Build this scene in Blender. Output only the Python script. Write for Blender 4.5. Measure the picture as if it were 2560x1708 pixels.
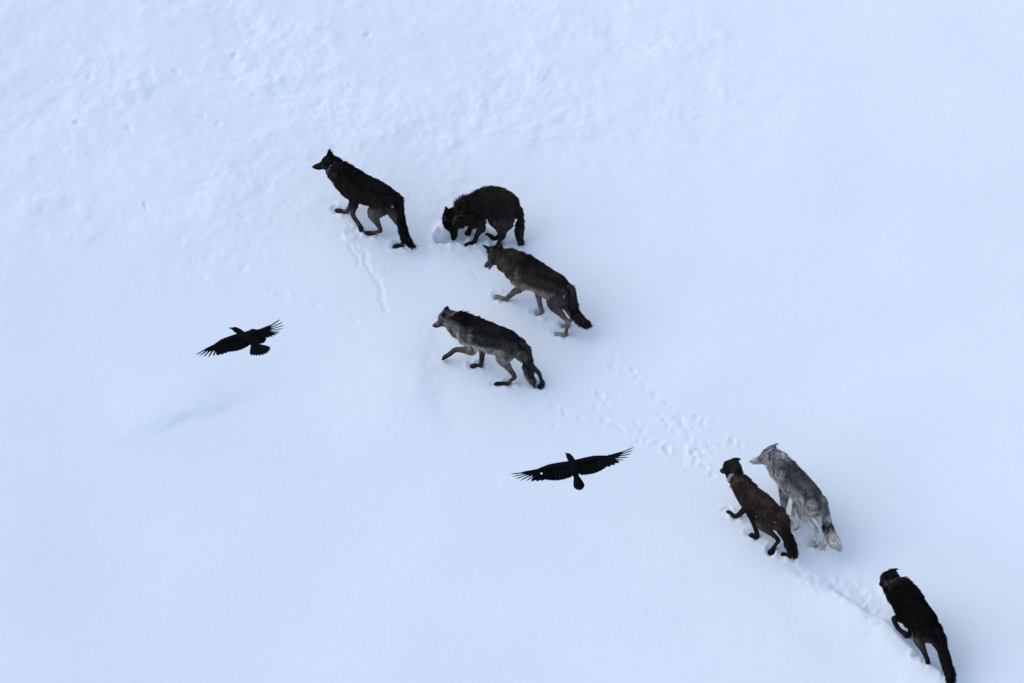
import bpy, bmesh, math
import numpy as np
from mathutils import Vector, Matrix

# ------------------------------------------------------------------ camera, sky, sun, exposure
for o in list(bpy.data.objects):
    bpy.data.objects.remove(o)
scene = bpy.context.scene
COL = scene.collection
DIST, DEPRESSION = 60.0, math.radians(33)
cam_data = bpy.data.cameras.new('camera')
cam_data.sensor_width = 36.0
cam_data.lens = 36.0 * 205.0 * 60.0 / 2560.0
cam_data.clip_start = 1.0
cam_data.clip_end = 5000.0
cam = bpy.data.objects.new('camera', cam_data)
cam.location = (0.0, -DIST * math.cos(DEPRESSION), DIST * math.sin(DEPRESSION))
cam.rotation_euler = (math.radians(90) - DEPRESSION, 0.0, 0.0)
COL.objects.link(cam)
scene.camera = cam

SUN_ELEV, SUN_AZ = math.radians(38), math.radians(-68)   # azimuth from +Y, negative = to the left
world = bpy.data.worlds.new('World')
scene.world = world
world.use_nodes = True
nt = world.node_tree
nt.nodes.clear()
sky = nt.nodes.new('ShaderNodeTexSky')
sky.sky_type = 'NISHITA'
sky.sun_disc = False
sky.sun_elevation = SUN_ELEV
sky.sun_rotation = SUN_AZ
sky.altitude = 2000.0
sky.air_density = 1.0
sky.dust_density = 2.5
sky.ozone_density = 1.0
bg = nt.nodes.new('ShaderNodeBackground')
bg.inputs['Strength'].default_value = 0.15
wo = nt.nodes.new('ShaderNodeOutputWorld')
nt.links.new(sky.outputs[0], bg.inputs[0])
nt.links.new(bg.outputs[0], wo.inputs[0])

sun_data = bpy.data.lights.new('sun', 'SUN')
sun_data.energy = 1.2
sun_data.angle = math.radians(100)
sun_data.color = (1.0, 0.95, 0.84)
sun = bpy.data.objects.new('sun', sun_data)
sd = Vector((math.sin(SUN_AZ) * math.cos(SUN_ELEV), math.cos(SUN_AZ) * math.cos(SUN_ELEV), math.sin(SUN_ELEV)))
sun.rotation_euler = sd.to_track_quat('Z', 'Y').to_euler()
sun.location = (-20, 5, 30)
COL.objects.link(sun)

scene.view_settings.view_transform = 'Standard'
scene.view_settings.look = 'None'
scene.view_settings.gamma = 1.0
scene.view_settings.use_curve_mapping = False
scene.view_settings.exposure = 0.78

# ------------------------------------------------------------------ measured data (metres)
WOLVES = {
 'A': dict(loc=[-1.736, 1.621, 0.545], phi=36,
  torso=[[-0.388, -0.0, 0.552, 0.133, 0.085], [-0.278, -0.0, 0.565, 0.172, 0.115], [-0.074, -0.0, 0.608, 0.197, 0.12], [0.143, -0.0, 0.602, 0.211, 0.15], [0.31, -0.0, 0.62, 0.223, 0.15], [0.454, -0.0, 0.693, 0.168, 0.135], [0.55, -0.0, 0.712, 0.14, 0.11], [0.615, -0.0, 0.731, 0.129, 0.09]],
  head={'skull': [0.665, -0.0, 0.782], 'nose': [0.825, 0.115, 0.748], 'up': [0.037, 0.235, 0.971], 'hs': 1.0, 'jaw': 0.5},
  legs={
   'LF': [[0.342, 0.09, 0.592, 0.075], [0.197, 0.09, 0.445, 0.05], [0.225, 0.09, 0.229, 0.032], [0.143, 0.09, 0.136, 0.03], [0.1, 0.09, 0.079, 0.028]],
   'RF': [[0.342, -0.09, 0.592, 0.075], [0.312, -0.068, 0.384, 0.05], [0.402, -0.045, 0.176, 0.032], [0.452, -0.03, 0.132, 0.03], [0.539, -0.008, 0.14, 0.028]],
   'LH': [[-0.324, 0.09, 0.631, 0.1], [-0.076, 0.06, 0.345, 0.082], [-0.159, 0.034, 0.118, 0.032], [-0.03, 0.015, 0.02, 0.03], [0.048, 0.062, 0.019, 0.027]],
   'RH': [[-0.324, -0.09, 0.631, 0.1], [-0.288, -0.077, 0.373, 0.082], [-0.453, -0.064, 0.114, 0.032], [-0.422, -0.055, -0.043, 0.03], [-0.365, 0.003, -0.051, 0.027]],
  },
  tail=[[-0.439, -0.0, 0.661, 0.035], [-0.456, -0.0, 0.469, 0.045], [-0.469, -0.0, 0.296, 0.055], [-0.514, -0.0, 0.152, 0.06], [-0.584, -0.0, 0.088, 0.045], [-0.654, -0.0, 0.058, 0.015]]),
 'B': dict(loc=[-0.353, 1.511, 0.492], phi=8,
  torso=[[-0.408, 0.0, 0.455, 0.089, 0.085], [-0.324, 0.0, 0.537, 0.162, 0.12], [-0.205, 0.0, 0.579, 0.224, 0.13], [-0.08, -0.0, 0.581, 0.223, 0.15], [0.036, 0.0, 0.529, 0.19, 0.155], [0.127, -0.0, 0.458, 0.185, 0.15], [0.208, 0.0, 0.41, 0.171, 0.13], [0.279, 0.0, 0.351, 0.147, 0.12], [0.342, 0.0, 0.289, 0.138, 0.1]],
  head={'skull': [0.39, 0.0, 0.248], 'nose': [0.409, -0.0, -0.003], 'up': [0.997, -0.0, 0.074], 'hs': 1.12, 'jaw': 0},
  legs={
   'LF': [[0.109, 0.1, 0.471, 0.075], [0.011, 0.083, 0.274, 0.05], [0.08, 0.068, 0.112, 0.032], [0.114, 0.058, 0.017, 0.03], [0.189, 0.098, 0.003, 0.028]],
   'RF': [[0.109, -0.1, 0.471, 0.075], [0.09, -0.099, 0.289, 0.05], [0.19, -0.098, 0.107, 0.032], [0.197, -0.101, 0.072, 0.03], [0.208, -0.083, 0.062, 0.028]],
   'LH': [[-0.309, 0.09, 0.517, 0.1], [-0.26, 0.087, 0.341, 0.082], [-0.242, 0.085, 0.15, 0.032], [-0.174, 0.083, -0.005, 0.03], [-0.1, 0.155, -0.03, 0.027]],
   'RH': [[-0.309, -0.09, 0.517, 0.1], [-0.16, -0.071, 0.311, 0.082], [-0.211, -0.052, 0.105, 0.032], [-0.136, -0.04, 0.036, 0.03], [-0.041, -0.088, 0.051, 0.027]],
  },
  tail=[[-0.447, -0.0, 0.531, 0.035], [-0.459, -0.0, 0.386, 0.045], [-0.45, -0.0, 0.239, 0.055], [-0.457, 0.0, 0.117, 0.045], [-0.468, 0.0, 0.036, 0.03], [-0.473, 0.0, -0.017, 0.01]]),
 'C': dict(loc=[0.399, 0.322, 0.106], phi=32,
  torso=[[-0.32, -0.0, 0.523, 0.109, 0.085], [-0.205, -0.0, 0.549, 0.154, 0.115], [-0.052, -0.0, 0.544, 0.216, 0.12], [0.132, -0.0, 0.59, 0.212, 0.15], [0.311, -0.0, 0.605, 0.239, 0.155], [0.422, -0.0, 0.643, 0.193, 0.14], [0.532, -0.0, 0.663, 0.16, 0.12], [0.61, -0.0, 0.647, 0.144, 0.1]],
  head={'skull': [0.71, -0.0, 0.668], 'nose': [0.74, 0.197, 0.655], 'up': [0.201, 0.036, 0.979], 'hs': 1.0, 'jaw': 0.9},
  legs={
   'LF': [[0.332, 0.09, 0.636, 0.075], [0.32, 0.06, 0.397, 0.05], [0.491, 0.034, 0.196, 0.032], [0.56, 0.015, 0.121, 0.03], [0.672, 0.034, 0.13, 0.028]],
   'RF': [[0.332, -0.09, 0.636, 0.075], [0.16, -0.076, 0.4, 0.05], [0.108, -0.062, 0.165, 0.032], [0.078, -0.056, 0.059, 0.03], [0.125, -0.008, 0.048, 0.028]],
   'LH': [[-0.271, 0.09, 0.55, 0.1], [-0.18, 0.09, 0.345, 0.082], [-0.396, 0.091, 0.134, 0.032], [-0.347, 0.091, -0.053, 0.03], [-0.254, 0.123, -0.052, 0.027]],
   'RH': [[-0.271, -0.09, 0.55, 0.1], [-0.213, -0.075, 0.333, 0.082], [-0.355, -0.06, 0.116, 0.032], [-0.291, -0.05, -0.005, 0.03], [-0.254, -0.018, -0.012, 0.027]],
  },
  tail=[[-0.383, -0.0, 0.581, 0.04], [-0.405, -0.0, 0.423, 0.055], [-0.421, -0.0, 0.285, 0.06], [-0.493, -0.0, 0.195, 0.065], [-0.57, -0.0, 0.16, 0.06], [-0.636, -0.0, 0.136, 0.025]]),
 'D': dict(loc=[-0.032, -0.594, -0.193], phi=24,
  torso=[[-0.168, 0.0, 0.543, 0.064, 0.085], [-0.038, 0.0, 0.55, 0.15, 0.115], [0.076, 0.0, 0.559, 0.189, 0.12], [0.249, -0.0, 0.561, 0.209, 0.15], [0.393, 0.0, 0.581, 0.201, 0.155], [0.511, -0.0, 0.588, 0.209, 0.15], [0.612, 0.0, 0.634, 0.177, 0.135], [0.71, -0.0, 0.659, 0.17, 0.115], [0.765, -0.0, 0.669, 0.145, 0.1]],
  head={'skull': [0.841, 0.0, 0.681], 'nose': [1.009, 0.029, 0.576], 'up': [0.509, 0.129, 0.851], 'hs': 1.0, 'jaw': 0},
  legs={
   'LF': [[0.5, 0.09, 0.548, 0.075], [0.441, 0.09, 0.389, 0.05], [0.671, 0.09, 0.333, 0.032], [0.748, 0.09, 0.252, 0.03], [0.825, 0.09, 0.181, 0.028]],
   'RF': [[0.5, -0.09, 0.548, 0.075], [0.385, -0.071, 0.369, 0.05], [0.389, -0.052, 0.189, 0.032], [0.404, -0.039, 0.096, 0.03], [0.487, -0.007, 0.093, 0.028]],
   'LH': [[-0.082, 0.09, 0.574, 0.1], [0.056, 0.083, 0.376, 0.082], [-0.101, 0.076, 0.143, 0.032], [-0.006, 0.071, 0.008, 0.03], [0.107, 0.111, 0.006, 0.027]],
   'RH': [[-0.082, -0.09, 0.574, 0.1], [-0.113, -0.095, 0.363, 0.082], [-0.344, -0.099, 0.153, 0.032], [-0.398, -0.102, 0.009, 0.03], [-0.378, -0.038, -0.013, 0.027]],
  },
  tail=[[-0.222, 0.0, 0.557, 0.04], [-0.244, -0.0, 0.425, 0.055], [-0.252, 0.0, 0.29, 0.065], [-0.271, -0.0, 0.175, 0.055], [-0.303, 0.0, 0.101, 0.035], [-0.333, -0.0, 0.039, 0.01]]),
 'E': dict(loc=[3.453, -2.857, -0.857], phi=50,
  torso=[[-0.262, -0.0, 0.54, 0.101, 0.09], [-0.109, 0.0, 0.517, 0.208, 0.12], [0.007, -0.0, 0.595, 0.201, 0.13], [0.189, -0.0, 0.641, 0.186, 0.155], [0.318, -0.0, 0.686, 0.173, 0.155], [0.426, 0.0, 0.728, 0.154, 0.14], [0.52, 0.0, 0.755, 0.157, 0.12], [0.598, -0.0, 0.766, 0.153, 0.1]],
  head={'skull': [0.655, -0.0, 0.766], 'nose': [0.789, 0.173, 0.734], 'up': [-0.004, 0.182, 0.983], 'hs': 1.1, 'jaw': 0},
  legs={
   'LF': [[0.329, 0.09, 0.586, 0.075], [0.289, 0.08, 0.393, 0.05], [0.297, 0.072, 0.197, 0.032], [0.291, 0.065, 0.079, 0.03], [0.344, 0.108, 0.076, 0.028]],
   'RF': [[0.329, -0.09, 0.586, 0.075], [0.218, -0.057, 0.359, 0.05], [0.228, -0.025, 0.132, 0.032], [0.144, -0.003, 0.063, 0.03], [0.149, 0.051, 0.046, 0.028]],
   'LH': [[-0.192, 0.09, 0.584, 0.1], [-0.017, 0.053, 0.333, 0.082], [-0.229, 0.021, 0.186, 0.032], [-0.164, -0.002, -0.006, 0.03], [-0.184, 0.045, -0.027, 0.027]],
   'RH': [[-0.192, -0.09, 0.584, 0.1], [-0.138, -0.079, 0.362, 0.082], [-0.283, -0.068, 0.141, 0.032], [-0.271, -0.06, -0.016, 0.03], [-0.26, -0.005, -0.032, 0.027]],
  },
  tail=[[-0.32, -0.0, 0.565, 0.04], [-0.355, -0.0, 0.432, 0.05], [-0.389, 0.0, 0.311, 0.065], [-0.464, 0.0, 0.211, 0.07], [-0.544, -0.0, 0.16, 0.05], [-0.594, -0.0, 0.123, 0.025]]),
 'F': dict(loc=[2.966, -2.941, -0.903], phi=51,
  torso=[[-0.309, 0.0, 0.466, 0.108, 0.085], [-0.109, -0.0, 0.435, 0.189, 0.12], [0.035, 0.0, 0.503, 0.164, 0.125], [0.209, 0.0, 0.497, 0.159, 0.15], [0.364, 0.0, 0.554, 0.145, 0.125], [0.472, 0.0, 0.627, 0.101, 0.105], [0.543, 0.0, 0.659, 0.092, 0.09], [0.598, 0.0, 0.668, 0.085, 0.08]],
  head={'skull': [0.618, -0.0, 0.721], 'nose': [0.793, 0.004, 0.624], 'up': [0.486, 0.017, 0.874], 'hs': 1.0, 'jaw': 0},
  legs={
   'LF': [[0.284, 0.09, 0.572, 0.075], [0.18, 0.066, 0.371, 0.05], [0.109, 0.044, 0.178, 0.032], [0.078, 0.029, 0.041, 0.03], [0.139, 0.058, 0.044, 0.028]],
   'RF': [[0.284, -0.09, 0.572, 0.075], [0.299, -0.038, 0.365, 0.05], [0.434, 0.015, 0.158, 0.032], [0.474, 0.05, 0.128, 0.03], [0.568, 0.064, 0.142, 0.028]],
   'LH': [[-0.196, 0.09, 0.517, 0.1], [-0.011, 0.052, 0.294, 0.082], [-0.275, 0.019, 0.184, 0.032], [-0.17, -0.004, -0.008, 0.03], [-0.184, 0.045, -0.028, 0.027]],
   'RH': [[-0.196, -0.09, 0.517, 0.1], [-0.165, -0.084, 0.307, 0.082], [-0.335, -0.078, 0.097, 0.032], [-0.381, -0.074, -0.04, 0.03], [-0.305, -0.046, -0.034, 0.027]],
  },
  tail=[[-0.366, -0.0, 0.558, 0.04], [-0.38, 0.0, 0.402, 0.055], [-0.421, 0.0, 0.285, 0.065], [-0.482, 0.0, 0.202, 0.065], [-0.52, 0.0, 0.152, 0.05], [-0.537, 0.0, 0.109, 0.03]]),
 'G': dict(loc=[4.783, -4.666, -1.381], phi=57,
  torso=[[-0.169, -0.0, 0.477, 0.147, 0.09], [0.011, -0.0, 0.478, 0.209, 0.13], [0.153, -0.0, 0.53, 0.232, 0.135], [0.317, -0.0, 0.559, 0.264, 0.16], [0.454, -0.0, 0.629, 0.228, 0.16], [0.589, -0.0, 0.665, 0.173, 0.14], [0.7, -0.0, 0.673, 0.131, 0.12], [0.769, -0.0, 0.679, 0.125, 0.1]],
  head={'skull': [0.77, -0.0, 0.695], 'nose': [0.925, 0.013, 0.57], 'up': [0.622, 0.061, 0.781], 'hs': 1.0, 'jaw': 0},
  legs={
   'LF': [[0.393, 0.1, 0.58, 0.075], [0.397, 0.1, 0.432, 0.05], [0.513, 0.1, 0.321, 0.032], [0.399, 0.1, 0.25, 0.03], [0.256, 0.1, 0.26, 0.028]],
   'RF': [[0.393, -0.1, 0.58, 0.075], [0.33, -0.077, 0.383, 0.05], [0.387, -0.053, 0.185, 0.032], [0.378, -0.044, 0.132, 0.03], [0.397, -0.008, 0.123, 0.028]],
   'LH': [[-0.064, 0.09, 0.521, 0.1], [0.074, 0.077, 0.335, 0.082], [-0.116, 0.065, 0.094, 0.032], [-0.044, 0.057, 0.007, 0.03], [0.063, 0.09, 0.02, 0.027]],
   'RH': [[-0.064, -0.09, 0.521, 0.1], [-0.059, -0.087, 0.309, 0.082], [-0.254, -0.085, 0.097, 0.032], [-0.334, -0.083, -0.032, 0.03], [-0.312, -0.043, -0.041, 0.027]],
  },
  tail=[[-0.242, -0.0, 0.539, 0.045], [-0.291, -0.0, 0.379, 0.065], [-0.362, -0.0, 0.233, 0.065], [-0.438, 0.0, 0.123, 0.06], [-0.468, -0.0, 0.029, 0.05], [-0.497, -0.0, -0.054, 0.02]]),
}
TRACKS = {
 'groove': [[[-1.914, 1.407], [-1.82, 1.24], [-1.748, 1.054], [-1.654, 0.87], [-1.605, 0.648], [-1.564, 0.427]], [[-2.021, 1.461], [-1.981, 1.339], [-1.941, 1.237], [-1.893, 1.107]]],
 'rough': [[-2.017, 1.622], [-1.963, 1.585], [-1.918, 1.596], [-1.955, 1.538], [-2.008, 1.546]],
 'old': [[-4.092, 1.413], [-3.741, 1.16], [-3.292, 0.992], [-2.932, 0.668], [-2.818, 0.626], [-2.382, 0.478], [-1.927, 0.237], [-0.461, 1.0]],
 'new': [[1.252, -0.266], [1.288, -0.387], [1.237, -0.432], [1.46, -0.481], [1.519, -0.617], [1.604, -0.694], [1.712, -0.876], [1.87, -0.969], [1.918, -1.03], [2.013, -1.196], [1.853, -1.236], [1.781, -1.146], [1.9, -1.326], [1.947, -1.401], [2.106, -1.405], [2.226, -1.541], [2.128, -1.509], [2.318, -1.278], [2.222, -1.186], [2.518, -1.579], [2.63, -1.523], [2.726, -1.585], [2.247, -1.674], [2.359, -1.589], [2.417, -1.708], [2.06, -1.301], [0.528, -0.965], [0.626, -1.084], [0.822, -1.175], [1.059, -0.835], [1.132, -0.926], [1.116, -1.223], [1.299, -1.33], [1.483, -1.288], [1.58, -1.364], [1.517, -1.496], [1.686, -1.602], [1.748, -1.574], [1.857, -1.635], [2.014, -1.683], [2.047, -1.845], [2.182, -1.804], [2.314, -1.91], [2.396, -2.015], [2.149, -1.686], [1.02, -1.029], [0.491, -0.994]],
 'last': [[3.306, -3.369], [3.472, -3.5], [3.636, -3.646], [3.744, -3.588], [3.818, -3.684], [3.946, -3.751], [4.043, -3.648], [4.177, -3.592], [4.077, -3.757], [4.176, -3.885], [4.067, -3.972], [4.218, -4.086], [4.263, -3.981]],
 'rim': [[3.243, -3.289], [3.584, -3.643], [3.964, -3.937], [4.204, -4.116], [4.44, -4.34], [4.682, -4.67], [4.951, -4.94], [5.288, -5.331]],
 'scarp': [[-4.423, -1.46], [-4.263, -1.352], [-4.103, -1.244], [-3.979, -1.149], [-3.834, -1.098], [-3.67, -1.046], [-3.543, -1.007], [-3.436, -0.913]],
 'hump': [[-1.859, -0.333], [-1.525, -0.303], [-1.336, -0.459], [-1.213, -0.66], [-1.256, -0.863], [-1.346, -1.066], [-1.47, -1.357]],
 'hole': [[-0.828, 1.521], [-0.762, 1.53], [-0.644, 1.566]],
 'smallpits': [[-3.813, 4.68], [-3.446, 4.019], [-3.522, 3.978], [-3.546, 4.352], [-4.255, 4.053], [-5.831, 1.752], [-3.933, 3.327], [-3.718, 3.264], [-4.81, 3.119], [-1.872, 4.741], [-4.548, 1.891], [-5.486, 3.15], [-5.334, 3.876], [-5.106, 2.724], [-5.986, 2.545], [-2.508, 3.572], [-2.908, 3.954], [-2.316, 4.842]],
}


# ------------------------------------------------------------------ helpers
rng = np.random.default_rng(7)
PERM = np.random.default_rng(3).permutation(512)
PERM = np.concatenate([PERM, PERM])
GRAD = np.random.default_rng(5).normal(size=(512, 2))
GRAD /= np.linalg.norm(GRAD, axis=1)[:, None]


def noise2(x, y):
    """gradient noise, about -0.7 .. 0.7"""
    xi = np.floor(x).astype(int)
    yi = np.floor(y).astype(int)
    xf, yf = x - xi, y - yi
    u = xf * xf * xf * (xf * (xf * 6 - 15) + 10)
    v = yf * yf * yf * (yf * (yf * 6 - 15) + 10)

    def g(ix, iy, dx, dy):
        h = PERM[(PERM[ix & 511] + iy) & 511]
        return GRAD[h, 0] * dx + GRAD[h, 1] * dy
    a = g(xi, yi, xf, yf)
    b = g(xi + 1, yi, xf - 1, yf)
    c = g(xi, yi + 1, xf, yf - 1)
    d = g(xi + 1, yi + 1, xf - 1, yf - 1)
    return (a + u * (b - a)) * (1 - v) + (c + u * (d - c)) * v


def fbm(x, y, octaves=4, gain=0.5):
    s, amp = 0, 1.0
    for i in range(octaves):
        s = s + amp * noise2(x * 2 ** i + 17.3 * i, y * 2 ** i - 9.1 * i)
        amp *= gain
    return s


def noise3(p):
    return (noise2(p[:, 0], p[:, 1]) + noise2(p[:, 1] + 31.7, p[:, 2] + 5.1) + noise2(p[:, 2] - 11.2, p[:, 0] + 47.9)) / 1.6


def smooth(e0, e1, x):
    t = np.clip((x - e0) / (e1 - e0), 0, 1)
    return t * t * (3 - 2 * t)


def catmull(P, n=5):
    P = np.asarray(P, float)
    Q = np.vstack([2 * P[0] - P[1], P, 2 * P[-1] - P[-2]])
    out = []
    for i in range(1, len(Q) - 2):
        for t in np.linspace(0, 1, n, endpoint=False):
            a, b, c, d = Q[i - 1], Q[i], Q[i + 1], Q[i + 2]
            out.append(0.5 * (2 * b + (c - a) * t + (2 * a - 5 * b + 4 * c - d) * t * t + (3 * b - a - 3 * c + d) * t ** 3))
    out.append(Q[-2])
    return np.array(out)


def mesh_object(name, verts, faces, mat, parent=None, smooth_shade=True):
    me = bpy.data.meshes.new(name)
    me.from_pydata([tuple(v) for v in verts], [], [tuple(f) for f in faces])
    me.update()
    if smooth_shade:
        me.polygons.foreach_set('use_smooth', np.ones(len(me.polygons), bool))
    me.materials.append(mat)
    o = bpy.data.objects.new(name, me)
    COL.objects.link(o)
    if parent is not None:
        o.parent = parent
    return o


def new_mat(name):
    m = bpy.data.materials.new(name)
    m.use_nodes = True
    n = m.node_tree
    b = n.nodes['Principled BSDF']
    return m, n, b


# ------------------------------------------------------------------ materials
def snow_material():
    m, n, b = new_mat('snow')
    L = n.links
    tc = n.nodes.new('ShaderNodeTexCoord')
    n1 = n.nodes.new('ShaderNodeTexNoise'); n1.inputs['Scale'].default_value = 9.0; n1.inputs['Detail'].default_value = 6; n1.inputs['Roughness'].default_value = 0.6
    n2 = n.nodes.new('ShaderNodeTexNoise'); n2.inputs['Scale'].default_value = 60.0; n2.inputs['Detail'].default_value = 3
    n3 = n.nodes.new('ShaderNodeTexNoise'); n3.inputs['Scale'].default_value = 0.7; n3.inputs['Detail'].default_value = 4
    for q in (n1, n2, n3):
        L.new(tc.outputs['Object'], q.inputs['Vector'])
    r = n.nodes.new('ShaderNodeValToRGB')
    r.color_ramp.elements[0].position = 0.3; r.color_ramp.elements[0].color = (0.815, 0.83, 0.835, 1)
    r.color_ramp.elements[1].position = 0.7; r.color_ramp.elements[1].color = (0.85, 0.865, 0.865, 1)
    L.new(n3.outputs['Fac'], r.inputs['Fac'])
    L.new(r.outputs['Color'], b.inputs['Base Color'])
    b.inputs['Roughness'].default_value = 0.65
    b.inputs['Specular IOR Level'].default_value = 0.15
    mx = n.nodes.new('ShaderNodeMath'); mx.operation = 'MULTIPLY_ADD'
    mx.inputs[1].default_value = 0.35
    L.new(n2.outputs['Fac'], mx.inputs[0]); L.new(n1.outputs['Fac'], mx.inputs[2])
    bp = n.nodes.new('ShaderNodeBump'); bp.inputs['Strength'].default_value = 0.24; bp.inputs['Distance'].default_value = 0.02
    L.new(mx.outputs[0], bp.inputs['Height']); L.new(bp.outputs['Normal'], b.inputs['Normal'])
    return m


def coat_material():
    m, n, b = new_mat('wolf_coat')
    L = n.links
    at = n.nodes.new('ShaderNodeAttribute'); at.attribute_name = 'coat'
    tc = n.nodes.new('ShaderNodeTexCoord')
    ns = n.nodes.new('ShaderNodeTexNoise'); ns.inputs['Scale'].default_value = 40; ns.inputs['Detail'].default_value = 3
    mr = n.nodes.new('ShaderNodeMapRange'); mr.inputs['To Min'].default_value = 0.7; mr.inputs['To Max'].default_value = 1.3
    L.new(tc.outputs['Object'], ns.inputs['Vector']); L.new(ns.outputs['Fac'], mr.inputs['Value'])
    mu = n.nodes.new('ShaderNodeVectorMath'); mu.operation = 'SCALE'
    L.new(at.outputs['Color'], mu.inputs[0]); L.new(mr.outputs[0], mu.inputs['Scale'])
    L.new(mu.outputs[0], b.inputs['Base Color'])
    b.inputs['Roughness'].default_value = 0.8
    b.inputs['Specular IOR Level'].default_value = 0.06
    return m


def plain_material(name, col, rough=0.6, spec=0.3, scale=30, var=0.25):
    m, n, b = new_mat(name)
    L = n.links
    tc = n.nodes.new('ShaderNodeTexCoord')
    ns = n.nodes.new('ShaderNodeTexNoise'); ns.inputs['Scale'].default_value = scale; ns.inputs['Detail'].default_value = 4
    L.new(tc.outputs['Object'], ns.inputs['Vector'])
    r = n.nodes.new('ShaderNodeValToRGB')
    r.color_ramp.elements[0].position = 0.3; r.color_ramp.elements[0].color = (*[c * (1 - var) for c in col], 1)
    r.color_ramp.elements[1].position = 0.7; r.color_ramp.elements[1].color = (*[c * (1 + var) for c in col], 1)
    L.new(ns.outputs['Fac'], r.inputs['Fac']); L.new(r.outputs['Color'], b.inputs['Base Color'])
    b.inputs['Roughness'].default_value = rough
    b.inputs['Specular IOR Level'].default_value = spec
    return m


M_SNOW = snow_material()
M_COAT = coat_material()
M_NOSE = plain_material('nose_leather', (0.008, 0.008, 0.009), 0.4, 0.4)
M_EYE = plain_material('eye', (0.05, 0.03, 0.01), 0.15, 0.5)
M_COLLAR = plain_material('collar_webbing', (0.20, 0.185, 0.20), 0.8, 0.2)
M_BOX = plain_material('collar_transmitter', (0.02, 0.02, 0.022), 0.5, 0.3)
M_FEATHER = plain_material('raven_feather', (0.0025, 0.0026, 0.0036), 0.8, 0.03)
M_BEAK = plain_material('raven_beak', (0.006, 0.006, 0.0065), 0.6, 0.15)
M_PALE = plain_material('pale_down', (0.75, 0.76, 0.78), 0.8, 0.1)

# ------------------------------------------------------------------ the snow slope
SLOPE = math.tan(math.radians(18))


def seg_dist(px, py, line):
    """distance to a polyline, and parameter 0..1 along it, and signed side"""
    best = np.full(px.shape, 1e9); tt = np.zeros(px.shape); side = np.zeros(px.shape)
    n = len(line) - 1
    for i in range(n):
        ax, ay = line[i]; bx, by = line[i + 1]
        dx, dy = bx - ax, by - ay
        l2 = dx * dx + dy * dy
        t = np.clip(((px - ax) * dx + (py - ay) * dy) / l2, 0, 1)
        d = np.hypot(px - ax - t * dx, py - ay - t * dy)
        k = d < best
        best = np.where(k, d, best); tt = np.where(k, (i + t) / n, tt)
        side = np.where(k, np.sign(dx * (py - ay) - dy * (px - ax)), side)
    return best, tt, side


def hollow(x):
    """the slope is slightly dished from side to side"""
    return 0.006 * 100.0 * np.tanh(x * x / 100.0)  # curve added so the snow catches more sun towards the right


def relief(x, y):
    """snow height above the tilted plane, metres"""
    h = 0.034 + hollow(x) + 0.025 * noise2(x * 0.22 + 3.1, y * 0.22 + 8.2) + 0.018 * noise2(x * 0.5 + 1.7, y * 0.6 + 4.4)
    # wind-worked crust, strongest up-slope and to the left, fading to smooth powder
    m = smooth(0.4, 3.6, y + 0.35 * fbm(x * 0.5, y * 0.5, 3) * 2 - 0.18 * x) * (1 - 0.8 * smooth(1.0, 4.2, x))
    m = np.maximum(m, 0.45 * smooth(-2.2, -5.0, x) * smooth(-1.0, 1.5, y))
    ang = 0.35
    xr = x * math.cos(ang) + y * math.sin(ang); yr = -x * math.sin(ang) + y * math.cos(ang)
    wx = xr + 0.14 * fbm(x * 1.3, y * 1.3, 2); wy = yr + 0.14 * fbm(x * 1.3 + 40, y * 1.3, 2)
    m = m * (0.6 + 0.75 * smooth(-0.25, 0.35, fbm(x * 0.55 + 12, y * 0.7 + 3, 3)))
    crust = fbm(wx * 0.9, wy * 1.25, 5, 0.5)
    plates = np.maximum(0, fbm(wx * 1.7 + 9, wy * 2.2 + 4, 4, 0.55) - 0.12)
    h = h + m * (0.022 * crust + 0.018 * plates + 0.0075 * fbm(x * 4.3 + 7, y * 4.3, 4, 0.62))
    h = h + (0.0012 + 0.0012 * m) * fbm(wx * 5.0, wy * 8.0, 3)
    return h


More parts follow.
